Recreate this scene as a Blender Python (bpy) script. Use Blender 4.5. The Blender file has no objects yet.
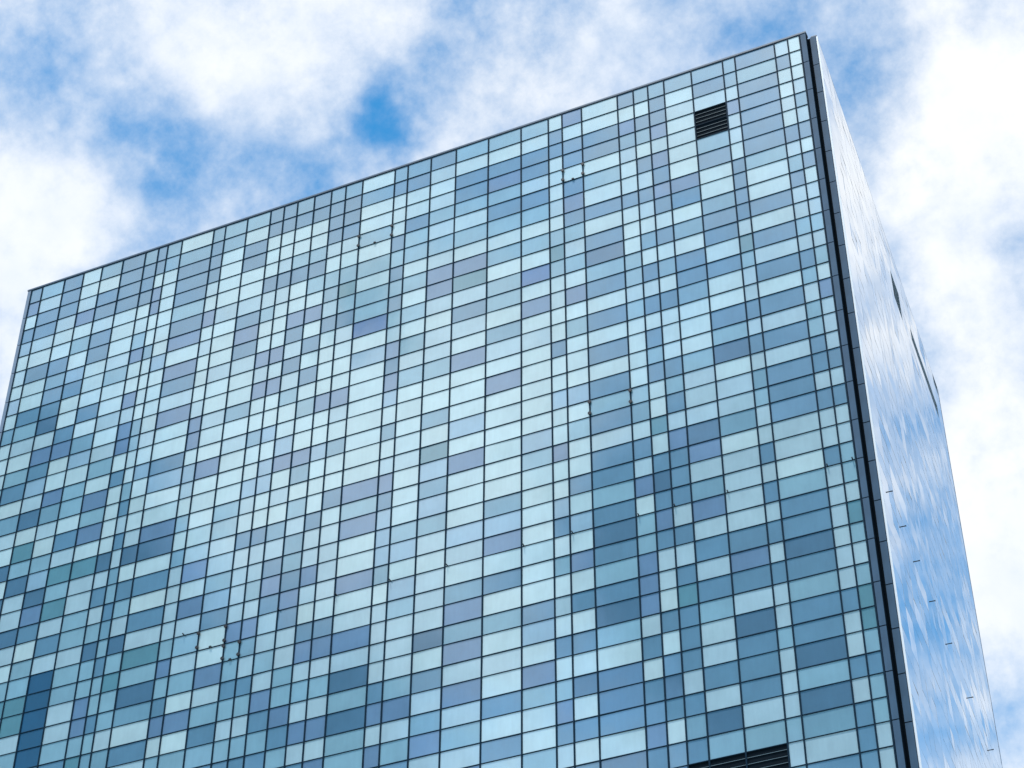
import bpy, math, random
from mathutils import Vector, Matrix
random.seed(11)
S = bpy.context.scene
C = S.collection

# ------------------------------------------------------------------ data
U = [-105.28,-103.96,-101.39,-99.17,-97.04,-94.65,-92.09,-90.63,-89.59,-87.98,-84.47,-83.16,-80.76,-78.24,-76.79,-75.35,-73.54,-71.74,-70.22,-68.45,-65.09,-63.75,-61.38,-58.83,-55.58,-52.34,-49.66,-48.32,-46.42,-42.96,-41.43,-40.05,-38.53,-35.94,-33.01,-31.87,-28.25,-27.02,-25.95]
V = [140.14,138.32,136.55,134.82,133.06,131.36,129.49,127.54,125.87,124.03,122.26,120.45,118.69,116.82,115.12,113.21,111.54,109.6,107.93,106.05,104.36,102.47,100.78,98.86,97.14,95.29,93.56,91.69,90.0,88.08,86.41,84.56,82.79,80.9,79.18,77.31,75.59,73.73,71.89,70.03,68.15,66.45,64.57,62.87,60.99,59.29]
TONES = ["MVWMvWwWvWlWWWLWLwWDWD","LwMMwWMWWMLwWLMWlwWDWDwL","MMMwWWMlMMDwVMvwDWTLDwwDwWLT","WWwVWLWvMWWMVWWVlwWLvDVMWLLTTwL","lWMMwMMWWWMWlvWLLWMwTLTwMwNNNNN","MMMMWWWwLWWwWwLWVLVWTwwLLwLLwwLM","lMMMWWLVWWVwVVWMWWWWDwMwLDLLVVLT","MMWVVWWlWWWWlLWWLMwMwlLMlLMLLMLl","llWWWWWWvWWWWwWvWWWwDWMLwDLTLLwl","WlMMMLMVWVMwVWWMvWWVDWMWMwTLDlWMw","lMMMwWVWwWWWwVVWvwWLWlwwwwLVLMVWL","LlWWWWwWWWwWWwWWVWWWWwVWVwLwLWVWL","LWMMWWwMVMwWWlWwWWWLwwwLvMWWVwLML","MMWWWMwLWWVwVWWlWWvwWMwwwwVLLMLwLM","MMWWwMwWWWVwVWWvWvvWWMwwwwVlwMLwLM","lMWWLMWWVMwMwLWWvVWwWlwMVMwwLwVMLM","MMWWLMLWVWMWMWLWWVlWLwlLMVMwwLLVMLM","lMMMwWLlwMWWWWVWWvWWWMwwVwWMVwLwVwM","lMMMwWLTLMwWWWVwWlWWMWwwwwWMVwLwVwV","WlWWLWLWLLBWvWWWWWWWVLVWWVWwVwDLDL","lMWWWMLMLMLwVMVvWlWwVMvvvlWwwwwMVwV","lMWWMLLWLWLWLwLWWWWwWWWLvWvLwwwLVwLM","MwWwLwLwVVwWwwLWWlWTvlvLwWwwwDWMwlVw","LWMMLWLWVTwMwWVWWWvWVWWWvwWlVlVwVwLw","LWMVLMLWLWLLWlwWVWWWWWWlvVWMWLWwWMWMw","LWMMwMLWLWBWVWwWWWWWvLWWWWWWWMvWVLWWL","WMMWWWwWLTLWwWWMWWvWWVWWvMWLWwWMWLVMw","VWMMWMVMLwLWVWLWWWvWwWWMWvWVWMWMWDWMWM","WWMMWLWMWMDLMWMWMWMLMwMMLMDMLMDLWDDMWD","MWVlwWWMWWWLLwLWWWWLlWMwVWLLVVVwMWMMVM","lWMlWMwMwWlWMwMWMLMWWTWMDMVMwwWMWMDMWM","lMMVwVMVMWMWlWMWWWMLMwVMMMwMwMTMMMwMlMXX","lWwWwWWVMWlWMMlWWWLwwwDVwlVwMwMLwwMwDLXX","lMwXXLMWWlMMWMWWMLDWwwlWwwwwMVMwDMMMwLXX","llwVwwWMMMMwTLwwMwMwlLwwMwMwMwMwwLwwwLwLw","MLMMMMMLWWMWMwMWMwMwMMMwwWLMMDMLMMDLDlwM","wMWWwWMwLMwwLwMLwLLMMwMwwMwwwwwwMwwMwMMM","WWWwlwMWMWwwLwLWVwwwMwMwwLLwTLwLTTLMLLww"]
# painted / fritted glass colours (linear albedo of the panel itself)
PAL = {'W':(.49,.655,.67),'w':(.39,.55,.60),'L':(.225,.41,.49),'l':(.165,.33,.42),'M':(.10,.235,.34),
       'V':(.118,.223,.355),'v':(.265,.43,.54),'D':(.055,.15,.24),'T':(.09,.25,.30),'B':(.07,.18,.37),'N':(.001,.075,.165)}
LABEL = {'W':'pale icy white glass panel','w':'pale blue white glass panel','L':'light grey blue glass panel','l':'light grey blue glass panel',
         'M':'mid grey blue glass panel','V':'lavender blue glass panel','v':'pale lavender glass panel','D':'dark slate blue glass panel',
         'T':'teal blue glass panel','B':'strong blue glass panel','N':'near black blue glass panel'}
YF = 117.0                      # plane of the front glazing
YB = 117.75                     # front plane of the set-back main volume
ROOF = 140.20
CAM_R = Vector((0.9110064572754857,0.4123877458982799,0.0018925737250164482))
CAM_U = Vector((0.2645389040400951,-0.5879016504742358,0.7644545883300949))
CAM_F = Vector((-0.3163643517396266,0.6959224068835586,0.6446748021644405))
EYE = Vector((0,0,1.7)); FPX = 2065.08

# ------------------------------------------------------------------ camera
cam = bpy.data.cameras.new('camera'); cam_o = bpy.data.objects.new('camera', cam); C.objects.link(cam_o)
cam.sensor_width = 36; cam.lens = FPX*36/1024; cam.clip_start = .1; cam.clip_end = 6000
M = Matrix((CAM_R, CAM_U, -CAM_F)).transposed().to_4x4(); M.translation = EYE
cam_o.matrix_world = M
S.camera = cam_o
def project(P):
    d = Vector(P)-EYE; w = d.dot(CAM_F)
    return 512+FPX*d.dot(CAM_R)/w, 384-FPX*d.dot(CAM_U)/w

# ------------------------------------------------------------------ node helpers
def N(nt, typ, **kw):
    n = nt.nodes.new(typ)
    for k, v in kw.items():
        if k.startswith('i_'):
            key = k[2:]; n.inputs[int(key) if key.isdigit() else key].default_value = v
        else: setattr(n, k, v)
    return n
def new_mat(name):
    m = bpy.data.materials.new(name); m.use_nodes = True
    nt = m.node_tree; return m, nt, nt.nodes['Principled BSDF']
def simple(name, col, rough=.5, metal=0., coat=0., noise=.12, nscale=1.5, spec=.5):
    m, nt, b = new_mat(name)
    tc = N(nt,'ShaderNodeTexCoord')
    mp = N(nt,'ShaderNodeMapping'); mp.inputs['Scale'].default_value = (1,1,.35)
    nz = N(nt,'ShaderNodeTexNoise', i_Scale=nscale, i_Detail=6.)
    mr = N(nt,'ShaderNodeMapRange', i_1=.3, i_2=.7, i_3=1-noise, i_4=1+noise)
    mx = N(nt,'ShaderNodeVectorMath', operation='SCALE'); mx.inputs[0].default_value = col
    nt.links.new(tc.outputs['Object'], mp.inputs[0]); nt.links.new(mp.outputs[0], nz.inputs['Vector'])
    nt.links.new(nz.outputs['Fac'], mr.inputs[0]); nt.links.new(mr.outputs[0], mx.inputs['Scale'])
    nt.links.new(mx.outputs[0], b.inputs['Base Color'])
    b.inputs['Roughness'].default_value = rough; b.inputs['Metallic'].default_value = metal
    b.inputs['Coat Weight'].default_value = coat; b.inputs['Coat Roughness'].default_value = .05
    b.inputs['Specular IOR Level'].default_value = spec
    return m

# front glass: fritted colour under a reflective solar-control face
def glass_front():
    m, nt, b = new_mat('fritted_glass')
    at = N(nt,'ShaderNodeVertexColor', layer_name='tone')
    gm = N(nt,'ShaderNodeNewGeometry')
    mp = N(nt,'ShaderNodeMapping'); mp.inputs['Scale'].default_value = (2.1,1,.35)
    n1 = N(nt,'ShaderNodeTexNoise', i_Scale=1.3, i_Detail=5., i_Roughness=.62)
    n2 = N(nt,'ShaderNodeTexNoise', i_Scale=.55, i_Detail=3.)
    a1 = N(nt,'ShaderNodeMapRange', i_1=.25, i_2=.75, i_3=.95, i_4=1.05)
    a2 = N(nt,'ShaderNodeMapRange', i_1=.25, i_2=.75, i_3=.92, i_4=1.08)
    mu = N(nt,'ShaderNodeMath', operation='MULTIPLY')
    sc = N(nt,'ShaderNodeVectorMath', operation='SCALE')
    L = nt.links.new
    L(gm.outputs['Position'], mp.inputs[0]); L(mp.outputs[0], n1.inputs['Vector']); L(gm.outputs['Position'], n2.inputs['Vector'])
    L(n1.outputs['Fac'], a1.inputs[0]); L(n2.outputs['Fac'], a2.inputs[0])
    L(a1.outputs[0], mu.inputs[0]); L(a2.outputs[0], mu.inputs[1])
    L(at.outputs['Color'], sc.inputs[0]); L(mu.outputs[0], sc.inputs['Scale'])
    n3 = N(nt,'ShaderNodeTexNoise', i_Scale=.8, i_Detail=2.); L(gm.outputs['Position'], n3.inputs['Vector'])
    mt = N(nt,'ShaderNodeMix', data_type='RGBA', blend_type='MULTIPLY'); mt.inputs[0].default_value=.22
    L(sc.outputs[0], mt.inputs[6])
    cr = N(nt,'ShaderNodeMix', data_type='RGBA'); cr.inputs[6].default_value=(.95,1.01,1.0,1); cr.inputs[7].default_value=(1.02,.995,1.03,1)
    c2 = N(nt,'ShaderNodeMapRange', i_1=.3, i_2=.7); L(n3.outputs['Fac'], c2.inputs[0]); L(c2.outputs[0], cr.inputs[0])
    L(cr.outputs[2], mt.inputs[7])
    L(mt.outputs[2], b.inputs['Base Color'])
    bn = N(nt,'ShaderNodeTexNoise', i_Scale=.9, i_Detail=1.)
    bp = N(nt,'ShaderNodeBump', i_Strength=.05, i_Distance=.02)
    L(gm.outputs['Position'], bn.inputs['Vector']); L(bn.outputs['Fac'], bp.inputs['Height'])
    b.inputs['Roughness'].default_value = .45
    b.inputs['Specular IOR Level'].default_value = .3
    # metallic solar-control film: a cool mirror over the frit
    gl = N(nt,'ShaderNodeBsdfGlossy'); gl.inputs['Color'].default_value = (.84,.94,1.,1); gl.inputs['Roughness'].default_value = .02
    L(bp.outputs[0], gl.inputs['Normal'])
    fr = N(nt,'ShaderNodeFresnel', i_IOR=2.85)
    ms = N(nt,'ShaderNodeMixShader'); L(fr.outputs[0], ms.inputs[0]); L(b.outputs[0], ms.inputs[1]); L(gl.outputs[0], ms.inputs[2])
    L(ms.outputs[0], nt.nodes['Material Output'].inputs['Surface'])
    return m
def glass_side():
    m, nt, b = new_mat('mirror_glass')
    L = nt.links.new
    gm = N(nt,'ShaderNodeNewGeometry')
    at = N(nt,'ShaderNodeVertexColor', layer_name='tone')
    bn = N(nt,'ShaderNodeTexNoise', i_Scale=.8, i_Detail=2.)
    mp = N(nt,'ShaderNodeMapping'); mp.inputs['Scale'].default_value = (1.,.9,.22)
    bp = N(nt,'ShaderNodeBump', i_Strength=.06, i_Distance=.03)
    L(gm.outputs['Position'], mp.inputs[0]); L(mp.outputs[0], bn.inputs['Vector'])
    L(bn.outputs['Fac'], bp.inputs['Height'])
    L(at.outputs['Color'], b.inputs['Base Color'])
    b.inputs['Metallic'].default_value = 1.
    b.inputs['Roughness'].default_value = .03
    L(bp.outputs[0], b.inputs['Normal'])
    return m
MAT_GLASS = glass_front(); MAT_SIDE = glass_side()
MAT_MULL = simple('navy_aluminium', (.007,.024,.043), .6, spec=.05)
MAT_BACK = simple('dark_backing', (.004,.009,.014), .8, spec=.05)
MAT_CORNER = simple('slate_cladding', (.05,.10,.16), .6, noise=.18, nscale=1.1, spec=.15)
MAT_TRIM = simple('blue_grey_cladding', (.17,.23,.31), .4, coat=.4)
MAT_COPE = simple('coping_metal', (.08,.12,.17), .5)
MAT_BRIGHT = simple('white_aluminium', (.82,.84,.86), .35, noise=.03)
MAT_SLAT = simple('louvre_blade', (.09,.15,.18), .5)
MAT_VENT = simple('vent_metal', (.33,.42,.47), .5)
MAT_BLACK = simple('black_fitting', (.008,.010,.014), .45)
MAT_PAVE = simple('grey_paving', (.30,.30,.29), .8, noise=.2, nscale=.6)
MAT_ROOF = simple('roof_membrane', (.25,.26,.27), .8)

# ------------------------------------------------------------------ mesh builder
class MB:
    def __init__(s): s.v=[]; s.f=[]; s.m=[]; s.c=[]
    def quad(s, pts, mi=0, col=(1,1,1)):
        k=len(s.v); s.v += [tuple(p) for p in pts]; s.f.append(tuple(range(k,k+len(pts)))); s.m.append(mi); s.c.append(col)
    def box(s, x0,x1,y0,y1,z0,z1, mi=0, col=(1,1,1)):
        p=[Vector((x,y,z)) for z in (z0,z1) for y in (y0,y1) for x in (x0,x1)]
        s.hull(p, mi, col)
    def hull(s, p, mi=0, col=(1,1,1)):       # 8 points: x fastest, then y, then z
        for q in ((0,1,5,4),(1,3,7,5),(3,2,6,7),(2,0,4,6),(4,5,7,6),(2,3,1,0)):
            s.quad([p[i] for i in q], mi, col)
    def disc(s, c, axis, r, d, mi=0, n=10):   # short cylinder from c along axis
        a=Vector(axis).normalized(); t=Vector((0,0,1)) if abs(a.z)<.9 else Vector((1,0,0))
        e1=a.cross(t).normalized(); e2=a.cross(e1); c=Vector(c)
        ring=[c+r*(math.cos(2*math.pi*i/n)*e1+math.sin(2*math.pi*i/n)*e2) for i in range(n)]
        top=[q+a*d for q in ring]
        s.quad(top, mi); s.quad(list(reversed(ring)), mi)
        for i in range(n): s.quad([ring[i],ring[(i+1)%n],top[(i+1)%n],top[i]], mi)
    def build(s, name, mats, parent=None, origin=None):
        o=Vector(origin) if origin is not None else (sum((Vector(q) for q in s.v),Vector())/len(s.v))
        me=bpy.data.meshes.new(name)
        me.from_pydata([tuple(Vector(q)-o) for q in s.v], [], s.f)
        for mt in (mats if isinstance(mats,(list,tuple)) else [mats]): me.materials.append(mt)
        me.polygons.foreach_set('material_index', s.m)
        ca=me.color_attributes.new('tone','FLOAT_COLOR','CORNER'); buf=[]
        for f,c in zip(s.f,s.c): buf += [c[0],c[1],c[2],1.]*len(f)
        ca.data.foreach_set('color', buf)
        me.update()
        ob=bpy.data.objects.new(name, me); C.objects.link(ob)
        base=Vector((0,0,0))
        if parent is not None:
            ob.parent=parent; q=parent
            while q is not None: base += q.location; q=q.parent
        ob.location=o-base
        return ob

# ------------------------------------------------------------------ the tower
BASE = Vector((-65.2,142.5,0))
tower = bpy.data.objects.new('office_tower', None); C.objects.link(tower); tower.location = BASE
tower['label'] = 'tall office tower clad in chequered pale and slate blue glass with mirrored side'
tower['category'] = 'tower'
tower.empty_display_size = 5

A = Vector((-24.65,YB,0)); B = Vector((-27.90,168.5,0)); D_ = (B-A).normalized(); NR = Vector((D_.y,-D_.x,0)); LEN=(B-A).length
def side(a, off, z): return Vector((A.x+D_.x*a+NR.x*off, A.y+D_.y*a+NR.y*off, z))

# structural body: front slab + set-back main volume
mb = MB()
mb.box(-105.70,-25.40, YF+.06, YB-.02, 0, ROOF)
w=[(-105.5,YB),(A.x-.03,YB),(-105.5,168.5),(B.x-.03,168.5)]
mb.hull([Vector((x,y,z)) for z in (0,ROOF) for (x,y) in w])
mb.build('structural_wall', MAT_BACK, tower)
mb = MB(); mb.quad([(-105.4,YF+.4,ROOF+.01),(-25.6,YF+.4,ROOF+.01),(-28.2,168.2,ROOF+.01),(-105.4,168.2,ROOF+.01)])
mb.build('roof', MAT_ROOF, tower)

# parapet coping
cp = MB()
cp.box(-105.80,-25.33, YF-.07, YF+.62, ROOF+.02, ROOF+.20)
cope = cp.build('parapet_coping', MAT_COPE, tower)
cp = MB()
e0,e1 = side(-.02,.06,0), side(LEN,.06,0); i0,i1 = side(-.02,-.45,0), side(LEN,-.45,0)
cp.hull([Vector((p.x,p.y,z)) for z in (ROOF+.03,ROOF+.17) for p in (i0,e0,i1,e1)])
cp.build('parapet_coping', MAT_COPE, tower)

# panels
def panel(mb, x0,x1,z0,z1, tone):
    t=PAL[tone]; j=random.uniform(.94,1.06); h=random.uniform(-.02,.02)
    col=(t[0]*j*(1-h),t[1]*j,t[2]*j*(1+h))
    ax=random.gauss(0,.0045); az=random.gauss(0,.0045)
    xm,zm=(x0+x1)/2,(z0+z1)/2
    f=lambda x,z: Vector((x,YF+ax*(x-xm)+az*(z-zm),z))
    p=[f(x0,z0),f(x1,z0),f(x1,z1),f(x0,z1)]; q=[Vector((a.x,YF+.055,a.z)) for a in p]
    mb.quad(p,0,col)
    for i in range(4):
        k=(i+1)%4; mb.quad([p[i],q[i],q[k],p[k]],0,col)
cells=[]
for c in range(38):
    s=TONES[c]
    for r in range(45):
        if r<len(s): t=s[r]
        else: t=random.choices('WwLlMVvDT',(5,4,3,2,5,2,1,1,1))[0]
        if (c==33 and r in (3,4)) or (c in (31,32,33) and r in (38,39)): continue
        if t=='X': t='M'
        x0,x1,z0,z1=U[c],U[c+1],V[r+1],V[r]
        pts=[project((x,YF,z)) for x,z in ((x0,z0),(x1,z0),(x1,z1),(x0,z1))]
        pts=[(min(max(a,0),1024),min(max(b,0),768)) for a,b in pts]
        ar=abs(sum(pts[i][0]*pts[(i+1)%4][1]-pts[(i+1)%4][0]*pts[i][1] for i in range(4)))/2
        cells.append((ar,c,r,t,x0,x1,z0,z1))
cells.sort(reverse=True)
rest=MB(); below=MB()
for k,(ar,c,r,t,x0,x1,z0,z1) in enumerate(cells):
    g=.012
    if k<100:
        m=MB(); panel(m,x0+g,x1-g,z0+g,z1-g,t)
        o=m.build('glass_panel', MAT_GLASS, tower, ((x0+x1)/2,YF,(z0+z1)/2)); o['label']=LABEL[t]
    else:
        panel(rest,x0+g,x1-g,z0+g,z1-g,t)
o=rest.build('glass_panels', MAT_GLASS, tower); o['kind']='stuff'

# mullions and transoms
for i,x in enumerate(U):
    m=MB(); wd=.056
    m.box(x-wd,x+wd, YF-.075, YF+.058, 0, ROOF)
    m.build('mullion', MAT_MULL, tower)
for r,z in enumerate(V):
    h=.035 if r%2 else .025
    if r==0: h=.03
    m=MB(); m.box(U[0],U[-1], YF-.06, YF+.059, z-h, z+h)
    m.build('transom', MAT_MULL, tower)
# storeys under the frame
z=V[-1]; k=0
while z>1.5:
    z2=max(z-(1.88 if k%2 else 1.7),.3)
    for c in range(38):
        panel(below,U[c]+.012,U[c+1]-.012,z2+.012,z-.012,random.choices('WwLlMVvDT',(5,4,3,2,5,2,1,1,1))[0])
    below.box(U[0],U[-1],YF-.04,YF+.059,z2-.05,z2+.05,1)
    z=z2; k+=1
below.build('lower_glazing', [MAT_GLASS,MAT_MULL], tower)

# corner cladding, two storeys to a panel
def clad(x0,x1,y,mat,name,z0,z1,joint=.09):
    m=MB(); m.box(x0,x1,y,y+.10,z0+joint/2,z1-joint/2)
    return m.build(name,mat,tower)
def clad_run(x0,x1,y,mat,shift=0.):
    zs=[ROOF]+[V[i]+shift for i in range(2,45,2)]
    for i in range(len(zs)-1): clad(x0,x1,y,mat,'corner_panel',zs[i+1],zs[i])
    m=MB(); zz=zs[-1]
    while zz>.5:
        zn=max(zz-3.58,.2); m.box(x0,x1,y,y+.10,zn+.03,zz-.03); zz=zn
    return m
lo=[clad_run(U[-1]+.09,-25.40,YF-.03,MAT_CORNER), clad_run(-25.19,-24.70,YB-.13,MAT_CORNER)]
for m in lo: m.build('lower_corner_cladding',MAT_CORNER,tower)
clad_run(-105.74,U[0]-.085,YF-.03,MAT_TRIM).build('lower_corner_cladding',MAT_TRIM,tower)

# right-hand mirror side
cols=[.22]; rnd=random.Random(5)
while cols[-1]<LEN-2.6: cols.append(cols[-1]+rnd.choice((1.35,1.8,2.3,2.9,3.4)))
cols.append(LEN-.12)
zs=[ROOF-.06]+[z+.5 for z in V[1:]]
while zs[-1]>2: zs.append(max(zs[-1]-(1.88 if len(zs)%2 else 1.7),.3))
sm=MB()
def in_vent(a0,a1,r): return False
VENTS=[(25.9,29.5,3,5),(34.5,47.3,3,4),(48.1,50.3,0,1)]
for i in range(len(cols)-1):
    for r in range(len(zs)-1):
        a0,a1,z0,z1=cols[i]+.012,cols[i+1]-.012,zs[r+1]+.01,zs[r]-.01
        segs=[(a0,a1)]
        for (va,vb,ra,rb) in VENTS:
            if ra<=r<rb:
                ns=[]
                for (p,q) in segs:
                    if vb<=p or va>=q: ns.append((p,q)); continue
                    if p<va: ns.append((p,va-.02))
                    if q>vb: ns.append((vb+.02,q))
                segs=ns
        for (p,q) in segs:
            if q-p<.05: continue
            t1=rnd.gauss(0,.0045); t2=rnd.gauss(0,.004); am,zm=(p+q)/2,(z0+z1)/2
            t1=max(-.02,min(.02,t1))
            b=.86*rnd.uniform(.86,1.06); col=(b*.95,b*.99,b*1.02)
            P=[side(a,.075+t1*(a-am)+t2*(zz-zm),zz) for a,zz in ((p,z0),(q,z0),(q,z1),(p,z1))]
            Q=[side(a,.0,zz) for a,zz in ((p,z0),(q,z0),(q,z1),(p,z1))]
            sm.quad(P,0,col)
            for e in range(4):
                k=(e+1)%4; sm.quad([P[e],Q[e],Q[k],P[k]],0,col)
sg=sm.build('side_glass_panels', MAT_SIDE, tower); sg['kind']='stuff'
m=MB(); m.hull([side(a,o_,z) for z in (0,ROOF) for o_ in (.12,-.02) for a in (0,.16)])
m.build('edge_trim', MAT_BRIGHT, tower)
m=MB(); m.hull([side(a,o_,z) for z in (0,ROOF) for o_ in (.09,-.02) for a in (LEN-.10,LEN)])
m.build('edge_trim', MAT_COPE, tower)

# louvred vents: dark box with blades
def louvre(x0,x1,z0,z1,label,zs_bl):
    m=MB(); fr=.07
    m.box(x0+.02,x1-.02,YF+.035,YF+.056,z0,z1,0)
    m.box(x0+.08,x1-.08,YF-.02,YF+.05,z1-fr-.02,z1-.02,0); m.box(x0+.08,x1-.08,YF-.02,YF+.05,z0+.02,z0+fr+.02,0)
    for zb in zs_bl:
        p=[]
        for zz in (0,.03):
            for (y,dz) in ((YF-.03,-.02),(YF+.03,.02)):
                for x in (x0+.09,x1-.09): p.append(Vector((x,y,zb+dz+zz)))
        m.hull(p,1)
    o=m.build('louvre_vent',[MAT_BACK,MAT_SLAT],tower); o['label']=label
def blades(za,zb): return [za-(za-zb)*f for f in (.24,.50,.76)]
louvre(U[33],U[34],V[5],V[3],'dark louvred vent near the roof corner',blades(V[3],V[4])+blades(V[4],V[5]))
louvre(U[31],U[34],V[40],V[38],'wide dark louvred vent low on the facade',blades(V[38],V[39])+blades(V[39],V[40]))
for (va,vb,ra,rb) in VENTS:
    m=MB(); z1,z0=zs[ra]-.02,zs[rb]+.02
    m.hull([side(a,o_,z) for z in (z0,z1) for o_ in (.035,.004) for a in (va,vb)],0)
    n=int((z1-z0)/.45)
    for k in range(n):
        zb=z0+(k+.5)*(z1-z0)/n
        m.hull([side(a,o_,zb+(-.06 if o_>.05 else .04)+dz) for dz in (0,.03) for o_ in (.085,.04) for a in (va+.04,vb-.04)],1)
    o=m.build('side_vent',[MAT_VENT,MAT_VENT],tower)

# openable panels: black clamps on the mullions and a handle on the bottom transom
def hatch(c,r,handle=True):
    for x in (U[c],U[c+1]):
        for z in (V[r]-.24, V[r+1]+.30):
            m=MB(); m.disc((x,YF-.07,z),(0,-1,0),.155,.10); m.build('panel_clamp',MAT_BLACK,tower)
    if handle:
        xm=(U[c]+U[c+1])/2; m=MB(); m.box(xm-.10,xm+.10,YF-.17,YF-.035,V[r+1]-.03,V[r+1]+.09); m.build('hatch_handle',MAT_BLACK,tower)
hatch(19,4); hatch(27,4); hatch(28,19,False); hatch(12,26); hatch(13,27)

# tie-back pins along one storey, front and side
for x in (-68.29,-63.54,-58.61,-52.15,-48.12,-42.75,-39.87,-35.70,-28.07,-26.18,-73.46,-82.2):
    m=MB(); m.disc((x,YF,93.62),(0.1,-1,-.1),.05,.30,n=8)
    m.build('tieback_pin',MAT_BLACK,tower)
for a in (3.7,8.3,13.1,18.9,25.4,34.2,43.4):
    m=MB(); p=side(a,.05,93.35); m.disc(p,NR,.04,.28,n=8); m.disc(side(a,.29,93.35),NR,.06,.05,n=8)
    m.build('tieback_pin',MAT_BLACK,tower)

# ------------------------------------------------------------------ ground
g=MB(); g.quad([(-3000,-3000,0),(3000,-3000,0),(3000,3000,0),(-3000,3000,0)])
go=g.build('plaza_ground',MAT_PAVE); go['kind']='structure'

# ------------------------------------------------------------------ sky, clouds and sun
SUN_EL=math.radians(68); SUN_AZ=math.radians(190)     # azimuth clockwise from +Y
sd=Vector((math.sin(SUN_AZ)*math.cos(SUN_EL),math.cos(SUN_AZ)*math.cos(SUN_EL),math.sin(SUN_EL)))
W=bpy.data.worlds.new('World'); S.world=W; W.use_nodes=True; nt=W.node_tree; nt.nodes.clear(); L=nt.links.new
out=N(nt,'ShaderNodeOutputWorld')
sky=N(nt,'ShaderNodeTexSky'); sky.sky_type='NISHITA'; sky.sun_disc=False
sky.sun_elevation=SUN_EL; sky.sun_rotation=SUN_AZ; sky.air_density=1.; sky.dust_density=0.; sky.ozone_density=2.
bg1=N(nt,'ShaderNodeBackground',i_Strength=.135); 
bg2=N(nt,'ShaderNodeBackground',i_Strength=1.0)
mix=N(nt,'ShaderNodeMixShader')
tc=N(nt,'ShaderNodeTexCoord')
dirv=tc.outputs['Generated']
def noise(scale,detail,rough,dist=0.,off=0.):
    mp=N(nt,'ShaderNodeMapping'); mp.inputs['Location'].default_value=(off,off*.7,-off)
    L(dirv,mp.inputs[0]); n=N(nt,'ShaderNodeTexNoise',i_Scale=scale,i_Detail=detail,i_Roughness=rough,i_Distortion=dist); L(mp.outputs[0],n.inputs['Vector']); return n
# warp the direction a little so cloud banks get ragged edges
wn=noise(16.,4.,.6,0.,3.1)
sub=N(nt,'ShaderNodeVectorMath',operation='SUBTRACT'); L(wn.outputs['Color'],sub.inputs[0]); sub.inputs[1].default_value=(.5,.5,.5)
wsc=N(nt,'ShaderNodeVectorMath',operation='SCALE',i_Scale=.055); L(sub.outputs[0],wsc.inputs[0])
wad=N(nt,'ShaderNodeVectorMath',operation='ADD'); L(dirv,wad.inputs[0]); L(wsc.outputs[0],wad.inputs[1])
BANKS=[(-0.0926,0.7136,0.6944,0.0339,0.35),(-0.1139,0.7792,0.6164,0.0387,0.35),  # where cloud gathers (+) and opens (-): direction, angular size, amount
(-0.4555,0.5316,0.7140,0.0363,-0.42),(-0.4389,0.5499,0.7107,0.0194,-0.30),(-0.4727,0.4903,0.7322,0.0339,-0.30),(-0.3330,0.5926,0.7335,0.0218,-0.75),
(-0.3630,0.5927,0.7189,0.0194,-0.40),(-0.2940,0.5800,0.7597,0.0242,-0.45),(-0.3877,0.5950,0.7041,0.0242,-0.20),(-0.4457,0.5750,0.6861,0.0387,-0.20),
(-0.1273,0.6659,0.7351,0.0266,-0.28),(-0.1302,0.7025,0.6997,0.0266,-0.22),(-0.1279,0.7323,0.6689,0.0194,-0.25),(-0.1818,0.6145,0.7677,0.0291,-0.15),
(-0.1385,0.6323,0.7622,0.0291,-0.20),(-0.3924,0.5391,0.7452,0.0533,0.27),(-0.5012,0.5432,0.6736,0.0436,0.55),(-0.4972,0.5145,0.6986,0.0291,0.35),
(-0.4599,0.5565,0.6919,0.0218,0.25),(-0.2461,0.6134,0.7504,0.0387,0.40),(-0.0633,0.6835,0.7272,0.0412,0.60),(-0.1243,0.8170,0.5631,0.0823,0.60),
(-0.1007,0.7383,0.6669,0.0339,0.30),(-0.2971,0.6041,0.7394,0.0194,0.20),
(-0.3839,-0.6789,0.6259,0.0847,1.10),(-0.1599,-0.7756,0.6107,0.0387,0.05),(-0.5514,-0.6474,0.5262,0.0581,-.50),(-0.3500,-0.7000,0.6200,0.3000,0.30),  # unseen banks behind the viewer, added to shape what the front glass reflects
(-0.2927,-0.6292,0.7200,0.0872,0.02),
(0.0491,0.7048,0.7077,0.0533,0.60),(0.0388,0.7609,0.6477,0.0169,0.35),(0.0409,0.7836,0.6199,0.0194,-0.35),(0.0420,0.8096,0.5855,0.026,-0.30),  # unseen banks right of the frame, added for the mirror side's reflections
(0.0371,0.8347,0.5495,0.022,-0.18),(0.0487,0.8435,0.5349,0.0145,-0.20),(0.0427,0.8661,0.4981,0.0194,-0.05),(0.0326,0.8577,0.5131,0.0097,0.20),(0.0376,0.7959,0.6043,0.0097,0.20),
(-0.1924,-0.6633,0.7232,0.0823,0.05),(-0.1537,-0.7394,0.6555,0.0581,-0.10),(-0.1258,0.7159,0.6867,0.0218,-0.15),(-0.1247,0.7480,0.6519,0.0194,-0.10),(-0.3322,0.5910,0.7351,0.0184,-0.30),(-0.4516,0.4833,0.7500,0.0242,-0.25),(0.0430,0.8729,0.4860,0.0194,0.45)]  # openings in view, mixed with more unseen banks added for the glass reflections
acc=None
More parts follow.
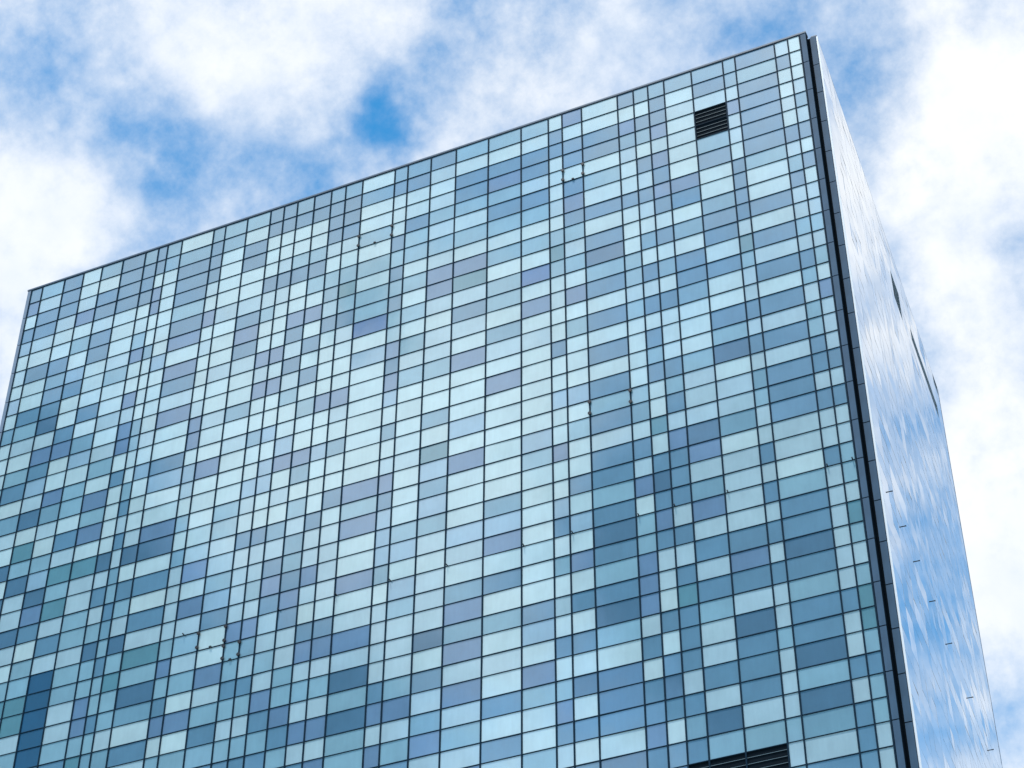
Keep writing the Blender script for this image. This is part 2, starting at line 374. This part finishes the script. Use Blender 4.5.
for (x,y,z,s,wt) in BANKS:
    ds=N(nt,'ShaderNodeVectorMath',operation='DISTANCE'); L(wad.outputs[0],ds.inputs[0]); ds.inputs[1].default_value=(x,y,z)
    sq=N(nt,'ShaderNodeMath',operation='POWER',i_1=2.); L(ds.outputs['Value'],sq.inputs[0])
    ml=N(nt,'ShaderNodeMath',operation='MULTIPLY',i_1=-1/(s*s)); L(sq.outputs[0],ml.inputs[0])
    ex=N(nt,'ShaderNodeMath',operation='EXPONENT'); L(ml.outputs[0],ex.inputs[0])
    ma=N(nt,'ShaderNodeMath',operation='MULTIPLY_ADD',i_1=wt); L(ex.outputs[0],ma.inputs[0])
    if acc is None: ma.inputs[2].default_value=.41
    else: L(acc.outputs[0],ma.inputs[2])
    acc=ma
n1=noise(12.,10.,.64,.0,1.7); n3=noise(46.,6.,.6,.0,8.2)
na=N(nt,'ShaderNodeMath',operation='MULTIPLY_ADD',i_1=2.5,i_2=-1.25); L(n1.outputs['Fac'],na.inputs[0])
nb=N(nt,'ShaderNodeMath',operation='MULTIPLY_ADD',i_1=.8); L(n3.outputs['Fac'],nb.inputs[0]); nq=N(nt,'ShaderNodeMath',operation='SUBTRACT',i_1=.4); L(na.outputs[0],nq.inputs[0]); L(nq.outputs[0],nb.inputs[2])
sm_=N(nt,'ShaderNodeMath',operation='ADD'); L(acc.outputs[0],sm_.inputs[0]); L(nb.outputs[0],sm_.inputs[1])
dens=N(nt,'ShaderNodeMapRange',interpolation_type='SMOOTHSTEP',i_1=-.45,i_2=1.15,i_3=0.,i_4=1.); L(sm_.outputs[0],dens.inputs[0])
n2=noise(9.,6.,.6,.2,-4.4)
sh=N(nt,'ShaderNodeMapRange',i_1=.35,i_2=.65,i_3=0.,i_4=1.); L(n2.outputs['Fac'],sh.inputs[0])
cc=N(nt,'ShaderNodeMix',data_type='RGBA'); cc.inputs[6].default_value=(.80,.86,.95,1); cc.inputs[7].default_value=(.98,.99,1.,1)
L(sh.outputs[0],cc.inputs[0])
# unseen dark cloud, added behind the viewer to dim the front glass reflections
DARK=[(-0.3500,-0.7000,0.6200,0.2800,0.50),(-0.3839,-0.6789,0.6259,0.0900,-0.42),(-0.5523,-0.6497,0.5223,0.0800,1.50),(-0.1926,-0.8228,0.5346,0.0920,1.10),(-0.4351,-0.7492,0.4993,0.0630,0.60),(-0.2741,-0.7640,0.5841,0.0460,0.70),(-0.1586,-0.7729,0.6144,0.0533,0.50),(-0.3684,-0.6446,0.6699,0.0218,0.60),(-0.1888,-0.7144,0.6738,0.0533,0.35),(-0.5254,-0.6073,0.5959,0.0436,0.40),(-0.2955,-0.6355,0.7133,0.0339,0.35),]
dacc=None
for (x,y,z,s,wt) in DARK:
    ds=N(nt,'ShaderNodeVectorMath',operation='DISTANCE'); L(wad.outputs[0],ds.inputs[0]); ds.inputs[1].default_value=(x,y,z)
    sq=N(nt,'ShaderNodeMath',operation='POWER',i_1=2.); L(ds.outputs['Value'],sq.inputs[0])
    ml=N(nt,'ShaderNodeMath',operation='MULTIPLY',i_1=-1/(s*s)); L(sq.outputs[0],ml.inputs[0])
    ex=N(nt,'ShaderNodeMath',operation='EXPONENT'); L(ml.outputs[0],ex.inputs[0])
    ma=N(nt,'ShaderNodeMath',operation='MULTIPLY_ADD',i_1=wt); L(ex.outputs[0],ma.inputs[0])
    if dacc is None: ma.inputs[2].default_value=-.12
    else: L(dacc.outputs[0],ma.inputs[2])
    dacc=ma
dn=N(nt,'ShaderNodeMath',operation='MULTIPLY_ADD',i_1=.22); L(nb.outputs[0],dn.inputs[0]); L(dacc.outputs[0],dn.inputs[2])
dm=N(nt,'ShaderNodeMapRange',interpolation_type='SMOOTHSTEP',i_1=0.,i_2=.85,i_3=0.,i_4=1.); L(dn.outputs[0],dm.inputs[0])
dmx=N(nt,'ShaderNodeMath',operation='MAXIMUM')
cd_=N(nt,'ShaderNodeMix',data_type='RGBA'); cd_.inputs[7].default_value=(.05,.15,.25,1)
L(dm.outputs[0],cd_.inputs[0]); L(cc.outputs[2],cd_.inputs[6])
L(cd_.outputs[2],bg2.inputs['Color']); tint=N(nt,'ShaderNodeMix',data_type='RGBA',blend_type='MULTIPLY'); tint.inputs[0].default_value=1.
tint.inputs[7].default_value=(.40,1.36,1.62,1); L(sky.outputs[0],tint.inputs[6]); L(tint.outputs[2],bg1.inputs['Color'])
L(dens.outputs[0],dmx.inputs[0]); L(dm.outputs[0],dmx.inputs[1]); L(dmx.outputs[0],mix.inputs[0]); L(bg1.outputs[0],mix.inputs[1]); L(bg2.outputs[0],mix.inputs[2]); L(mix.outputs[0],out.inputs['Surface'])

sl=bpy.data.lights.new('sun','SUN'); sl.energy=2.7; sl.angle=math.radians(8); sl.color=(1.,.975,.94)
so=bpy.data.objects.new('sun',sl); C.objects.link(so); so.rotation_euler=sd.to_track_quat('Z','Y').to_euler(); so.location=(-60,-80,220)

S.view_settings.view_transform='Standard'; S.view_settings.look='None'; S.view_settings.gamma=1; S.view_settings.use_curve_mapping=False
S.view_settings.exposure=0.15
S.render.engine='CYCLES'
S.cycles.max_bounces=6; S.cycles.use_denoising=True
